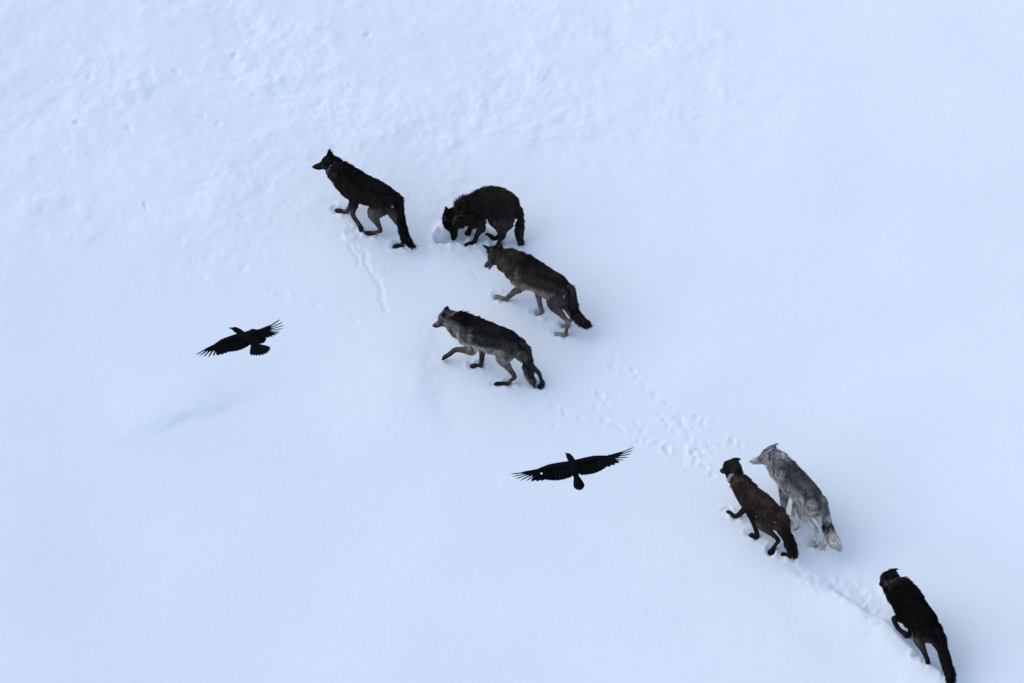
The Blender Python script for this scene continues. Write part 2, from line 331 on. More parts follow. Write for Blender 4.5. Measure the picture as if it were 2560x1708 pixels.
def features(x, y, h):
    near = (np.abs(x) < 8) & (np.abs(y) < 8)
    X, Y, H = x[near], y[near], h[near].copy()
    jx = X + 0.055 * fbm(X * 6, Y * 6, 4, 0.6); jy = Y + 0.055 * fbm(X * 6 + 50, Y * 6, 4, 0.6)
    lump = fbm(X * 11 + 3, Y * 11, 3, 0.6)

    def pit(px, py, r, depth, stretch=1.5, ang=0.0, rim=0.35):
        k = (np.abs(X - px) < 5 * r) & (np.abs(Y - py) < 5 * r)
        dx, dy = jx[k] - px, jy[k] - py
        c, s = math.cos(ang), math.sin(ang)
        a = (dx * c + dy * s) / stretch; b = -dx * s + dy * c
        q = np.sqrt(a * a + b * b) / r
        g = np.exp(-q ** 2.6 * 1.2)
        H[k] += -depth * g + rim * depth * np.exp(-((q - 1.45) / 0.5) ** 2) * (1 + 1.6 * lump[k]) + 0.008 * lump[k] * np.exp(-(q / 1.7) ** 2) * min(1.0, abs(depth) / 0.02)
    rr = np.random.default_rng(11)
    for (px, py) in TRACKS['new']:
        pit(px, py, rr.uniform(0.030, 0.046), rr.uniform(0.004, 0.011), rr.uniform(1.2, 1.8), rr.uniform(1.9, 2.5), 0.35)
        for j in range(1):
            pit(px + rr.normal(0, 0.13), py + rr.normal(0, 0.13), rr.uniform(0.025, 0.045), rr.uniform(-0.005, 0.005), 1.3, rr.uniform(0, 3), 0.3)
    for (px, py) in TRACKS['last']:
        pit(px, py, rr.uniform(0.05, 0.08), rr.uniform(0.003, 0.008), rr.uniform(1.6, 2.6), 2.35, 0.45)
    for (px, py) in TRACKS['old']:
        pit(px, py, 0.05, rr.uniform(0.004, 0.008), rr.uniform(1.2, 1.6), 2.6, 0.25)
    for (px, py) in TRACKS['rough']:
        pit(px, py, 0.05, 0.007, 1.2, 1.0, 0.6)
    for (px, py) in TRACKS['smallpits']:
        pit(px, py, rr.uniform(0.025, 0.04), rr.uniform(0.006, 0.02), rr.uniform(1.0, 1.8), rr.uniform(-0.5, 0.5), 0.08)
    (px, py) = TRACKS['hole'][0]; pit(px, py, 0.10, 0.10, 1.1, 0.3, 0.12)
    (px, py) = TRACKS['hole'][1]; pit(px, py, 0.10, 0.08, 1.2, 0.0, 0.1)
    (px, py) = TRACKS['hole'][2]; pit(px, py, 0.12, 0.06, 1.3, 0.0, 0.15)
    for line, w in zip(TRACKS['groove'], (0.026, 0.024)):
        d, t, s = seg_dist(jx, jy, line)
        wob = w * (0.75 + 0.6 * np.abs(np.sin(t * 7.0)))
        H += -0.008 * np.exp(-(d / wob) ** 2) + 0.002 * np.exp(-((d - 2.0 * wob) / (0.6 * wob)) ** 2)
    # trough ploughed by the last wolf, with a soft near rim
    d, t, s = seg_dist(X + 0.04 * fbm(X * 3, Y * 3, 2), Y + 0.04 * fbm(X * 3 + 9, Y * 3, 2), catmull(TRACKS['rim'], 5)[:, :2])
    fade = smooth(0.0, 0.35, t)
    H += fade * np.where(s < 0, 0.07 * np.exp(-(d / 0.30) ** 2) , 0.07 * np.exp(-(d / 0.06) ** 2) - 0.03 * np.exp(-((d - 0.25) / 0.16) ** 2))
    # low drift scarp at the left and the rounded hump edge beside it
    for name, up, w_up, w_dn, amp in (('scarp', 1, 0.60, 0.075, 0.046), ('hump', -1, 0.85, 0.30, 0.055)):
        line = catmull(TRACKS[name], 6)[:, :2]
        nrm = np.gradient(line, axis=0); nrm = np.stack([-nrm[:, 1], nrm[:, 0]], 1); nrm /= np.linalg.norm(nrm, axis=1)[:, None]
        sx = X + 0.06 * fbm(X * 2.6, Y * 2.6, 4, 0.6); sy = Y + 0.06 * fbm(X * 1.6 + 5, Y * 1.6, 3)
        f = np.zeros(X.shape)
        for ii, (c, nn) in enumerate(zip(line, nrm)):
            e = math.sin(math.pi * ii / (len(line) - 1)) ** 1.5
            dx, dy = sx - c[0], sy - c[1]
            w = w_dn + (w_up - w_dn) * (0.5 + 0.5 * np.tanh((dx * nn[0] + dy * nn[1]) * up / 0.12))
            f = np.maximum(f, e * np.exp(-(dx * dx + dy * dy) / (w * w)))
        H += amp * f
    # every planted paw presses its own dent
    for k, w in WOLVES.items():
        ph = math.radians(w['phi']); hx, hy = -math.cos(ph), math.sin(ph)
        for n, L in w['legs'].items():
            if n in AIR.get(k, ()):
                continue
            for j in (3, 4):
                wx = w['loc'][0] + L[j][0] * hx - L[j][1] * hy
                wy = w['loc'][1] + L[j][0] * hy + L[j][1] * hx
                pit(wx, wy, 0.05, 0.026, 1.3, math.atan2(hy, hx), 0.22)
    h[near] = H
    return h


def axis(lo, hi, step, far, n):
    core = np.arange(lo, hi + step / 2, step)
    g = (far - 0) ** (np.arange(1, n + 1) / n)
    out = step * 2 + (g - 1) * (far / (far - 1))
    out = np.cumsum(np.geomspace(step * 1.3, step * 1.3 * (far / step / 14) ** 1.0, n)) if False else out
    return np.concatenate([(lo - out)[::-1], core, hi + out])


AIR = {'A': ('LF',), 'D': ('LF',), 'G': ('LF',)}


def build_snow():
    xs = axis(-7.0, 7.0, 0.02, 1500.0, 34)
    ys = axis(-5.4, 6.0, 0.02, 1500.0, 34)
    gx, gy = np.meshgrid(xs, ys)
    x, y = gx.ravel(), gy.ravel()
    h = relief(x, y)
    h = features(x, y, h)
    r = np.hypot(x, y)
    big = smooth(15, 80, r) * 6.0 * fbm(x * 0.012, y * 0.012, 4)
    # the slope eases off into level ground far below and a rounded top far above
    base = SLOPE * 260 * np.tanh(y / 260)
    z = base + h + big
    nx, ny = len(xs), len(ys)
    idx = np.arange(nx * ny).reshape(ny, nx)
    q = np.stack([idx[:-1, :-1], idx[:-1, 1:], idx[1:, 1:], idx[1:, :-1]], -1).reshape(-1, 4)
    me = bpy.data.meshes.new('snow_slope')
    me.vertices.add(nx * ny)
    me.vertices.foreach_set('co', np.stack([x, y, z], 1).astype(np.float32).ravel())
    me.loops.add(q.size)
    me.loops.foreach_set('vertex_index', q.ravel().astype(np.int32))
    me.polygons.add(len(q))
    me.polygons.foreach_set('loop_start', (np.arange(len(q)) * 4).astype(np.int32))
    me.polygons.foreach_set('use_smooth', np.ones(len(q), bool))
    me.update(calc_edges=True)
    me.materials.append(M_SNOW)
    o = bpy.data.objects.new('snow_slope', me)
    COL.objects.link(o)
    o['kind'] = 'structure'
    o['label'] = 'blue-white snow slope crossed by paw prints and wind crust'
    return o


build_snow()


# ------------------------------------------------------------------ wolves
def loft(verts, faces, cen, U, V, A, B, seg=18, caps=True):
    """closed tube with elliptical sections: centre, two axes, two radii; rounded ends"""
    cen = np.asarray(cen, float)
    t0 = cen[0] - cen[1]; t0 /= np.linalg.norm(t0)
    t1 = cen[-1] - cen[-2]; t1 /= np.linalg.norm(t1)
    C2, U2, V2, A2, B2 = [], [], [], [], []
    if caps:
        for s, k in ((0.85, 0.35), (0.55, 0.75)):
            C2.append(cen[0] + t0 * s * min(A[0], B[0])); U2.append(U[0]); V2.append(V[0]); A2.append(A[0] * k); B2.append(B[0] * k)
    C2 += list(cen); U2 += list(U); V2 += list(V); A2 += list(A); B2 += list(B)
    if caps:
        for s, k in ((0.55, 0.75), (0.85, 0.35)):
            C2.append(cen[-1] + t1 * s * min(A[-1], B[-1])); U2.append(U[-1]); V2.append(V[-1]); A2.append(A[-1] * k); B2.append(B[-1] * k)
    th = np.linspace(0, 2 * math.pi, seg, endpoint=False)
    base = len(verts)
    for c, u, v, a, b in zip(C2, U2, V2, A2, B2):
        for t in th:
            verts.append(c + u * a * math.cos(t) + v * b * math.sin(t))
    m = len(C2)
    for i in range(m - 1):
        for j in range(seg):
            j2 = (j + 1) % seg
            faces.append((base + i * seg + j, base + i * seg + j2, base + (i + 1) * seg + j2, base + (i + 1) * seg + j))
    faces.append(tuple(base + j for j in range(seg))[::-1])
    faces.append(tuple(base + (m - 1) * seg + j for j in range(seg)))


def frames(cen, ref):
    cen = np.asarray(cen, float)
    T = np.gradient(cen, axis=0)
    T /= np.linalg.norm(T, axis=1)[:, None]
    U = []
    r = np.asarray(ref, float)
    for t in T:
        u = r - (r @ t) * t
        u /= np.linalg.norm(u)
        U.append(u)
        r = u
    U = np.array(U)
    V = np.cross(T, U)
    return T, U, V


def ellipsoid(verts, faces, c, ax, seg=10, rings=6):
    base = len(verts)
    for i in range(1, rings):
        p = math.pi * i / rings
        for j in range(seg):
            t = 2 * math.pi * j / seg
            verts.append(c + ax[0] * math.cos(p) + (ax[1] * math.cos(t) + ax[2] * math.sin(t)) * math.sin(p))
    a = len(verts); verts.append(c + ax[0]); verts.append(c - ax[0])
    for i in range(rings - 2):
        for j in range(seg):
            j2 = (j + 1) % seg
            faces.append((base + i * seg + j, base + i * seg + j2, base + (i + 1) * seg + j2, base + (i + 1) * seg + j))
    for j in range(seg):
        j2 = (j + 1) % seg
        faces.append((a, base + j2, base + j))
        faces.append((a + 1, base + (rings - 2) * seg + j, base + (rings - 2) * seg + j2))


FUR_IN = 0.014     # the skin lies this far inside the outline of the coat


def build_wolf(key, spec, S):
    root = bpy.data.objects.new('wolf', None)
    COL.objects.link(root)
    ph = math.radians(spec['phi'])
    hx, hy = -math.cos(ph), math.sin(ph)
    z0 = float(relief(np.array([spec['loc'][0]]), np.array([spec['loc'][1]]))[0]) - 0.036 - float(hollow(spec['loc'][0]))
    root.location = (spec['loc'][0], spec['loc'][1], spec['loc'][2] + z0)
    root.rotation_euler = (0, 0, math.atan2(hy, hx))
    root.empty_display_size = 0.2
    for k in ('label', 'category'):
        root[k] = S[k]
    root['group'] = 'wolves crossing the snow slope'
    V, Fc = [], []
    chains = []      # (kind, centres, tangents, radii, up axis)
    X = np.array([1., 0, 0]); Yl = np.array([0, 1., 0]); Z = np.array([0, 0, 1.])
    # ---- torso and neck
    st0 = np.array(spec['torso'], float)
    st0[0, 2] -= 0.30 * st0[0, 3]; st0[0, 3] *= 0.60; st0[0, 4] *= 0.80; st0[1, 3] *= 1.06
    t = catmull(st0, 5)
    cen = t[:, :3]
    T = np.gradient(cen, axis=0); T /= np.linalg.norm(T, axis=1)[:, None]
    U = np.cross(T, Yl); U /= np.linalg.norm(U, axis=1)[:, None]
    Vv = np.cross(U, T); 
    if U[2] @ Z < 0:
        U = -U
    loft(V, Fc, cen, U, Vv, t[:, 3] - S.get('fur_in', FUR_IN), t[:, 4] - S.get('fur_in', FUR_IN) * 0.6, 22)
    chains.append(('torso', cen, -T, (t[:, 3] + t[:, 4]) / 2, U))
    # ---- head
    H = spec['head']; hs = H['hs']
    sk = np.array(H['skull']); no = np.array(H['nose'])
    d = no - sk; Lh = np.linalg.norm(d); d /= Lh
    up = np.array(H['up']); up -= (up @ d) * d; up /= np.linalg.norm(up)
    lf = np.cross(up, d)
    kx = Lh / 0.20

    def hp(x, y, z):
        return sk + d * x * kx + lf * y * hs + up * z * hs
    st = np.array([[-0.10, -0.012, .090, .088], [-0.05, 0.000, .098, .102], [0.005, 0.009, .092, .095], [0.055, 0.002, .077, .078],
                   [0.090, -0.019, .056, .057], [0.120, -0.027, .047, .048], [0.157, -0.030, .041, .041], [0.185, -0.029, .033, .033], [0.199, -0.026, .021, .022]])
    hc = np.array([hp(s[0], 0, s[1]) for s in st])
    hd = catmull(np.hstack([hc, st[:, 2:] * hs]), 4)
    nU = len(hd)
    loft(V, Fc, hd[:, :3], [up] * nU, [lf] * nU, hd[:, 3] - 0.004, hd[:, 4] - 0.004, 18)
    chains.append(('head', hd[:, :3], np.tile(-d, (nU, 1)), (hd[:, 3] + hd[:, 4]) / 2, np.tile(up, (nU, 1))))
    if H['jaw'] > 0:
        jo = H['jaw']
        jc = np.array([hp(0.03, 0, -0.045), hp(0.09, 0, -0.058 - 0.014 * jo), hp(0.135, 0, -0.064 - 0.028 * jo), hp(0.158, 0, -0.064 - 0.034 * jo)])
        jd = catmull(np.hstack([jc, np.array([[.022], [.018], [.013], [.008]])]), 3)
        loft(V, Fc, jd[:, :3], [up] * len(jd), [lf] * len(jd), jd[:, 3] * 0.8, jd[:, 3] * 1.2, 10)
        chains.append(('jaw', jd[:, :3], np.tile(-d, (len(jd), 1)), jd[:, 3] * 1.2, np.tile(up, (len(jd), 1))))
    # link skull to neck
    lk = np.array([cen[-1] - T[-1] * 0.05, (cen[-1] + hp(-0.08, 0, -0.01)) / 2, hp(-0.05, 0, -0.005)])
    lkd = catmull(lk, 4)
    TT, UU, VV = frames(lkd, up)
    ra = np.linspace(min(t[-1, 3], .12) - FUR_IN, .078 * hs, len(lkd)); rb = np.linspace(t[-1, 4] - .008, .078 * hs, len(lkd))
    loft(V, Fc, lkd, UU, VV, ra, rb, 18)
    # ears
    ear_tips = []
    for sgn in (1, -1):
        bx, by, bz = S.get('ear_base', (-0.022, 0.058, 0.058))
        tx, ty, tz = S.get('ear_left', S['ear']) if sgn > 0 else S['ear']
        b0 = hp(bx, sgn * by, bz); tp = hp(tx, sgn * ty, tz)
        ax = tp - b0; L = np.linalg.norm(ax); ax /= L
        w = np.cross(ax, lf * sgn * S.get('ear_out', 1.0) + d * S.get('ear_fwd', 0.45)); w /= np.linalg.norm(w)
        nrm = np.cross(w, ax)
        ks = [-0.15, 0.1, 0.35, 0.6, 0.82, 1.0]
        wd = np.array([.044, .046, .042, .033, .020, .008]) * hs
        tkn = np.array([.022, .019, .015, .012, .010, .006]) * hs
        loft(V, Fc, [b0 + ax * L * k for k in ks], [w] * 6, [nrm] * 6, wd, tkn, 10)
        ear_tips.append((b0, tp))
        chains.append(('ear', np.array([b0 + ax * L * k for k in (0.3, .6, 1.0)]), np.tile(ax, (3, 1)), np.array([.028, .02, .01]), np.tile(up, (3, 1))))
    # ---- legs
    for n, L in spec['legs'].items():
        P = np.array(L, float)
        q = P.copy()
        fore = n[1] == 'F'
        q[:, 3] *= S.get('leg', 1.12)
        if not fore:
            q[1, 3] *= S.get('shank', 1.0)
        q[0, 1] *= 0.72; q[0, 3] *= 0.86
        if fore:
            q = np.vstack([q[0], q[1], 0.5 * (q[1] + q[2]) + [0, 0, 0, -0.002], q[2], q[3], q[4]])
        else:
            # muscled thigh, thin shank, sharp hock
            th = 0.5 * (q[0] + q[1]); th[3] = 0.108
            sh = 0.42 * q[1] + 0.58 * q[2]; sh[3] = 0.046 * S.get('shank', 1.0)
            back = q[2].copy(); back[3] *= S.get('hock', 1.0)
            mt = 0.5 * (q[2] + q[3]); mt[3] = 0.027
            q = np.vstack([q[0], th, q[1], sh, back, mt, q[3], q[4]])
        c = catmull(q, 5)
        c[:, 3] = np.maximum(c[:, 3], 0.018)
        TT, UU, VV = frames(c[:, :3], X if not fore else X)
        # upper limb is flat against the trunk, lower limb round
        flat = np.interp(np.arange(len(c)), [0, len(c) * 0.45, len(c)], [0.66, 0.86, 1.0] if fore else [0.58, 0.74, 1.0])
        loft(V, Fc, c[:, :3], UU, VV, c[:, 3] - 0.003, c[:, 3] * flat - 0.003, 14)
        chains.append(('fore' if fore else 'hind', c[:, :3], TT, c[:, 3], UU))
        # paw: pad and four toes
        heel, toe = P[3, :3], P[4, :3]
        dv = toe - heel
        dv /= np.linalg.norm(dv)
        sidev = np.cross(Z, dv); sidev /= (np.linalg.norm(sidev) + 1e-9)
        upv = np.cross(dv, sidev)
        ellipsoid(V, Fc, heel * 0.4 + toe * 0.6, [dv * 0.052, sidev * 0.040, upv * 0.026])
        for kx_, ky_ in ((0.022, -0.013), (0.022, 0.013), (0.008, -0.033), (0.008, 0.033)):
            ellipsoid(V, Fc, toe + dv * kx_ + sidev * ky_ - upv * 0.006, [dv * 0.026, sidev * 0.015, upv * 0.016], 8, 5)
    # ---- tail
    ts = np.array(spec['tail'], float)
    ts[-1, :3] = 0.45 * ts[-1, :3] + 0.55 * ts[-2, :3]; ts[-1, 3] = max(ts[-1, 3], 0.018)
    r0 = np.array(spec['torso'][1], float)
    root_pt = np.append(0.6 * r0[:3] + 0.4 * ts[0, :3] + [0, 0, 0.02], 0.04)
    ts = np.vstack([root_pt, ts])
    tl = catmull(ts, 5)
    TT, UU, VV = frames(tl[:, :3], X)
    loft(V, Fc, tl[:, :3], UU, VV, np.maximum(tl[:, 3] * 0.72, .008), np.maximum(tl[:, 3] * 0.72, .008), 12)
    chains.append(('tail', tl[:, :3], TT, tl[:, 3], UU))
    # ---- one continuous skin
    me = bpy.data.meshes.new('body_raw')
    me.from_pydata([tuple(v) for v in V], [], Fc)
    me.update()
    raw = bpy.data.objects.new('body_raw', me)
    COL.objects.link(raw)
    mod = raw.modifiers.new('r', 'REMESH'); mod.mode = 'VOXEL'; mod.voxel_size = 0.010
    sm = raw.modifiers.new('s', 'SMOOTH'); sm.factor = 0.5; sm.iterations = 5
    dg = bpy.context.evaluated_depsgraph_get()
    bm_ = bpy.data.meshes.new_from_object(raw.evaluated_get(dg))
    bpy.data.objects.remove(raw)
    bm_.name = 'body'
    nv = len(bm_.vertices)
    co = np.empty(nv * 3, np.float32); bm_.vertices.foreach_get('co', co); co = co.reshape(-1, 3).astype(float)
    bm_.polygons.foreach_set('use_smooth', np.ones(len(bm_.polygons), bool))
    bm_.calc_loop_triangles()
    nt_ = len(bm_.loop_triangles)
    tri = np.empty(nt_ * 3, np.int32); bm_.loop_triangles.foreach_get('vertices', tri); tri = tri.reshape(-1, 3)
    vn = np.empty(nv * 3, np.float32); bm_.vertices.foreach_get('normal', vn); vn = vn.reshape(-1, 3).astype(float)

    pal = S['coat']
    R = np.random.default_rng(abs(hash(key)) % 1000 if False else ord(key))

    def classify(p):
        best = np.full(len(p), 1e9); kind = np.zeros(len(p), int); tt = np.zeros(len(p)); tan = np.zeros((len(p), 3)); vv = np.zeros(len(p))
        for ci, (kn, c, tg, r, u) in enumerate(chains):
            d2 = ((p[:, None, :] - c[None]) ** 2).sum(-1)
            j = d2.argmin(1)
            dist = np.sqrt(d2[np.arange(len(p)), j])
            m = dist / r[j]
            if kn in ('fore', 'hind'):
                m = m * np.where(j / len(c) < 0.25, 1.5, 0.95)
            if kn == 'ear':
                m = m * 0.9
            k = m < best
            best[k] = m[k]; kind[k] = ci; tt[k] = (j / max(1, len(c) - 1))[k]; tan[k] = tg[j][k]
            vv[k] = (((p - c[j]) * u[j]).sum(1) / r[j])[k]
        return kind, tt, tan, vv

    def colour(p, kind, tt, vv):
        col = np.zeros((len(p), 3)); ln = np.full(len(p), 0.03); tilt = np.full(len(p), 0.45)
        big = noise3(p * 5.0 + ord(key)); fine = noise3(p * 16.0 + 2 * ord(key))
        for ci, ch in enumerate(chains):
            k = kind == ci
            if not k.any():
                continue
            t_, v_ = tt[k], vv[k] + 0.18 * big[k]
            g = lambda n: np.array(pal[n])
            kn = ch[0]
            if kn == 'torso':
                w_top = smooth(0.15, 0.75, v_)[:, None]; w_bel = smooth(-0.10, -0.70, v_)[:, None]
                c = g('side') * (1 - w_top) + g('top') * w_top
                c = c * (1 - w_bel) + g('belly') * w_bel
                ruff = smooth(0.62, 0.85, t_)[:, None]
                c = c * (1 - ruff) + (g('ruff') * (1 - w_top) + g('nape') * w_top) * ruff
                hn = 0.7 * (smooth(0.22, 0.02, t_) * smooth(0.3, -0.5, v_))[:, None]
                c = c * (1 - hn) + g('haunch') * hn
                sb = np.exp(-((t_ - 0.60 - 0.05 * v_) / 0.035) ** 2)[:, None] * smooth(0.9, 0.2, np.abs(v_ - 0.05))[:, None]
                c = c * (1 - sb) + g('bar') * sb
                l_ = 0.042 + 0.03 * smooth(0.55, 0.8, t_) * smooth(1.0, 0.86, t_) + 0.012 * smooth(0.3, 0.8, v_) * smooth(0.35, 0.55, t_)
                ti = 0.42 + 0.18 * smooth(0.5, 0.75, t_) * smooth(0.2, 0.7, v_)
                ti = ti * S.get('shag', 1.0); l_ = l_ * S.get('furlen', 1.0)
            elif kn == 'head':
                w_m = smooth(0.50, 0.68, t_)[:, None]; w_top = smooth(-0.1, 0.5, v_)[:, None]
                c = g('cheek') * (1 - w_top) + g('crown') * w_top
                c = c * (1 - w_m) + (g('muzzle') * (1 - w_top * 0.7) + g('crown') * w_top * 0.7) * w_m
                ey = np.exp(-((t_ - 0.48) / 0.07) ** 2)[:, None] * smooth(0.5, 0.2, np.abs(v_ - 0.25))[:, None]
                c = c * (1 - 0.6 * ey)
                l_ = 0.034 - 0.028 * smooth(0.25, 0.6, t_); ti = np.full(len(t_), 0.35)
            elif kn == 'jaw':
                c = np.tile(g('muzzle') * 0.7, (len(t_), 1)); l_ = np.full(len(t_), 0.006); ti = np.full(len(t_), 0.3)
            elif kn == 'ear':
                c = np.tile(g('ear'), (len(t_), 1)); l_ = np.full(len(t_), 0.008); ti = np.full(len(t_), 0.3)
            elif kn in ('fore', 'hind'):
                lo = smooth(0.30, 0.55, t_)[:, None]; pw = smooth(0.80, 0.92, t_)[:, None]
                hi = g('haunch') if kn == 'hind' else g('shoulder')
                up0 = smooth(0.02, 0.24, t_)[:, None]
                c = (g('side') * (1 - up0) + hi * up0) * (1 - lo) + g('leg') * lo
                c = c * (1 - pw) + g('paw') * pw
                l_ = 0.036 - 0.022 * smooth(0.2, 0.55, t_) - 0.008 * smooth(0.75, 0.9, t_); ti = np.full(len(t_), 0.35)
            else:
                e = smooth(0.62, 0.9, t_)[:, None]; sp = np.exp(-((t_ - 0.42) / 0.10) ** 2)[:, None]
                w_top = smooth(-0.3, 0.4, -v_)[:, None]
                c = (g('tail') * (1 - w_top) + g('tailtop') * w_top) * (1 - e) + g('tailtip') * e
                rt = smooth(0.34, 0.14, t_)[:, None]
                c = c * (1 - rt) + (0.5 * g('side') + 0.5 * g('top')) * rt
                c = c * (1 - sp) + g('tailspot') * sp
                l_ = 0.055 + 0.03 * smooth(0.1, 0.5, t_); ti = np.full(len(t_), 0.38)
            mot = np.exp(S.get('mottle', 0.35) * 1.6 * (big[k] * 0.8 + fine[k]))[:, None]
            col[k] = c * mot; ln[k] = l_; tilt[k] = ti
        # lumps of snow and pale guard hairs caught in the coat
        for (px, py, pz, r, cc) in S.get('flecks', ()):
            dd = np.hypot(p[:, 0] - px, p[:, 2] - pz)
            k = (dd < r * (1 + 1.6 * fine)) & (p[:, 1] > py - 0.04)
            col[k] = col[k] * 0.2 + np.array(cc) * 0.8
        return np.clip(col, 0.002, 0.9), ln, tilt

    hip = np.array(spec['legs']['LH'][0][:3])
    S.setdefault('flecks', [(*(hip + o), S.get('fleck_r', 0.009), SNOWY) for o in S.get('fleck_at', ())])
    kind, tt, tan, vv = classify(co)
    col, ln, tilt = colour(co, kind, tt, vv)
    ca = bm_.color_attributes.new('coat', 'FLOAT_COLOR', 'POINT')
    ca.data.foreach_set('color', np.hstack([col * 0.9, np.ones((nv, 1))]).astype(np.float32).ravel())
    bm_.materials.clear(); bm_.materials.append(M_COAT)
    body = bpy.data.objects.new('body', bm_)
    COL.objects.link(body); body.parent = root
    # ---- coat of guard hairs
    a, b, c = co[tri[:, 0]], co[tri[:, 1]], co[tri[:, 2]]
    area = np.linalg.norm(np.cross(b - a, c - a), axis=1)
    NS = 34000
    ti = R.choice(len(tri), NS, p=area / area.sum())
    u1, u2 = R.random(NS), R.random(NS)
    f = u1 + u2 > 1; u1[f] = 1 - u1[f]; u2[f] = 1 - u2[f]
    w3 = np.stack([1 - u1 - u2, u1, u2], 1)
    p = (co[tri[ti]] * w3[:, :, None]).sum(1)
    nr = (vn[tri[ti]] * w3[:, :, None]).sum(1); nr /= np.linalg.norm(nr, axis=1)[:, None]
    kind, tt, tan, vv = classify(p)
    col, ln, tilt = colour(p, kind, tt, vv)
    tan = tan - (tan * nr).sum(1)[:, None] * nr
    if S.get('collar', {}).get('clear'):
        ci = S['collar']['at']
        ax_d = (p - cen[ci]) @ T[ci]
        cut = (np.abs(ax_d - 0.010) < S['collar']['clear']) & (np.linalg.norm(p - cen[ci], axis=1) < 0.22)
        ln = np.where(cut, 0.004, ln)
    tl_ = np.linalg.norm(tan, axis=1)[:, None]; tan = np.where(tl_ > 0.05, tan / np.maximum(tl_, 1e-6), 0)
    cl = np.stack([noise3(p * 14 + 3), noise3(p * 14 + 23), noise3(p * 14 + 71)], 1)
    dr = tan * np.cos(tilt)[:, None] + nr * np.sin(tilt)[:, None] + 0.30 * cl + 0.14 * R.normal(size=(NS, 3)) + np.array([0, 0, -0.18])
    dr /= np.linalg.norm(dr, axis=1)[:, None]
    inn = (dr * nr).sum(1); dr += nr * np.maximum(0.06 - inn, 0)[:, None]
    ln = ln * R.uniform(0.6, 1.25, NS) * np.exp(0.55 * noise3(p * 19 + 8) * S.get('ragged', 0.55))
    d2 = dr + tan * 0.35 + np.array([0, 0, -0.15]) - nr * 0.12; d2 /= np.linalg.norm(d2, axis=1)[:, None]
    sd_ = np.cross(dr, R.normal(size=(NS, 3))); sd_ /= np.linalg.norm(sd_, axis=1)[:, None]
    wd = (0.0028 + 0.028 * ln)[:, None] * R.uniform(0.7, 1.2, (NS, 1))
    p0 = p - nr * 0.004
    p1 = p0 + dr * (ln * 0.55)[:, None]; p2 = p1 + d2 * (ln * 0.5)[:, None]
    fv = np.stack([p0 - sd_ * wd, p0 + sd_ * wd, p1 + sd_ * wd * 0.8, p1 - sd_ * wd * 0.8, p2], 1).reshape(-1, 3)
    i0 = np.arange(NS) * 5
    quads = np.stack([i0, i0 + 1, i0 + 2, i0 + 3], 1); tris = np.stack([i0 + 3, i0 + 2, i0 + 4], 1)
    fm = bpy.data.meshes.new('fur')
    fm.vertices.add(len(fv)); fm.vertices.foreach_set('co', fv.astype(np.float32).ravel())
    lv = np.hstack([quads, tris]).ravel().astype(np.int32)
    fm.loops.add(len(lv)); fm.loops.foreach_set('vertex_index', lv)
    ls = np.stack([np.arange(NS) * 7, np.arange(NS) * 7 + 4], 1).ravel().astype(np.int32)
    fm.polygons.add(NS * 2); fm.polygons.foreach_set('loop_start', ls)
    fm.polygons.foreach_set('use_smooth', np.ones(NS * 2, bool))
    fm.update(calc_edges=True)
    vc = col * np.exp(R.normal(0, S.get('agouti', 0.25), (NS, 1)))
    vc = np.clip(np.repeat(vc, 5, 0), 0.002, 0.9)
    ca = fm.color_attributes.new('coat', 'FLOAT_COLOR', 'POINT')
    ca.data.foreach_set('color', np.hstack([vc, np.ones((len(vc), 1))]).astype(np.float32).ravel())
    fm.materials.append(M_COAT)
    fur = bpy.data.objects.new('fur', fm)
    COL.objects.link(fur); fur.parent = root
    fur['kind'] = 'stuff'
    # ---- nose, eyes
    nv_, nf_ = [], []
    ellipsoid(nv_, nf_, hp(0.200, 0, -0.022), [d * 0.012, lf * 0.017, up * 0.014])
    mesh_object('nose', nv_, nf_, M_NOSE, root)
    for sgn in (1, -1):
        ev, ef = [], []
        ellipsoid(ev, ef, hp(0.070, sgn * 0.056, 0.024), [lf * 0.010, d * 0.011, up * 0.009], 8, 6)
        mesh_object('eye', ev, ef, M_EYE, root)
    if S.get('collar'):
        kx2 = S['collar']
        ci = kx2['at']
        c0 = t[ci]
        cc = c0[:3]; tt_, uu = T[ci], U[ci]
        pv, pf = [], []
        seg = 28
        for i in range(seg):
            th = 2 * math.pi * i / seg
            dv = uu * math.cos(th) * (c0[3] + kx2['off']) + Yl * math.sin(th) * (c0[4] + kx2['off'])
            on = dv / np.linalg.norm(dv)
            for s_, r_ in ((-1, 0), (-1, 1), (1, 1), (1, 0)):
                pv.append(cc + dv + tt_ * s_ * kx2.get('hw', 0.02) + on * r_ * 0.007)
        for i in range(seg):
            i2 = (i + 1) % seg
            for j in range(4):
                pf.append((i * 4 + j, i2 * 4 + j, i2 * 4 + (j + 1) % 4, i * 4 + (j + 1) % 4))
        band = mesh_object('collar', pv, pf, M_COLLAR, root)
        band['label'] = 'pale grey tracking collar'
        bc = cc - uu * (c0[3] + kx2['off'] + 0.022)
        pv = [bc + tt_ * sx * 0.028 + Yl * sy * 0.03 + uu * sz * 0.02 for sx in (-1, 1) for sy in (-1, 1) for sz in (-1, 1)]
        bmx = bmesh.new()
        vs = [bmx.verts.new(q) for q in pv]
        bmesh.ops.convex_hull(bmx, input=vs)
        bmesh.ops.bevel(bmx, geom=bmx.edges[:], offset=0.008, segments=2, affect='EDGES')
        mb = bpy.data.meshes.new('transmitter'); bmx.to_mesh(mb); bmx.free()
        mb.materials.append(M_BOX)
        ob = bpy.data.objects.new('transmitter', mb); COL.objects.link(ob); ob.parent = band
    return root


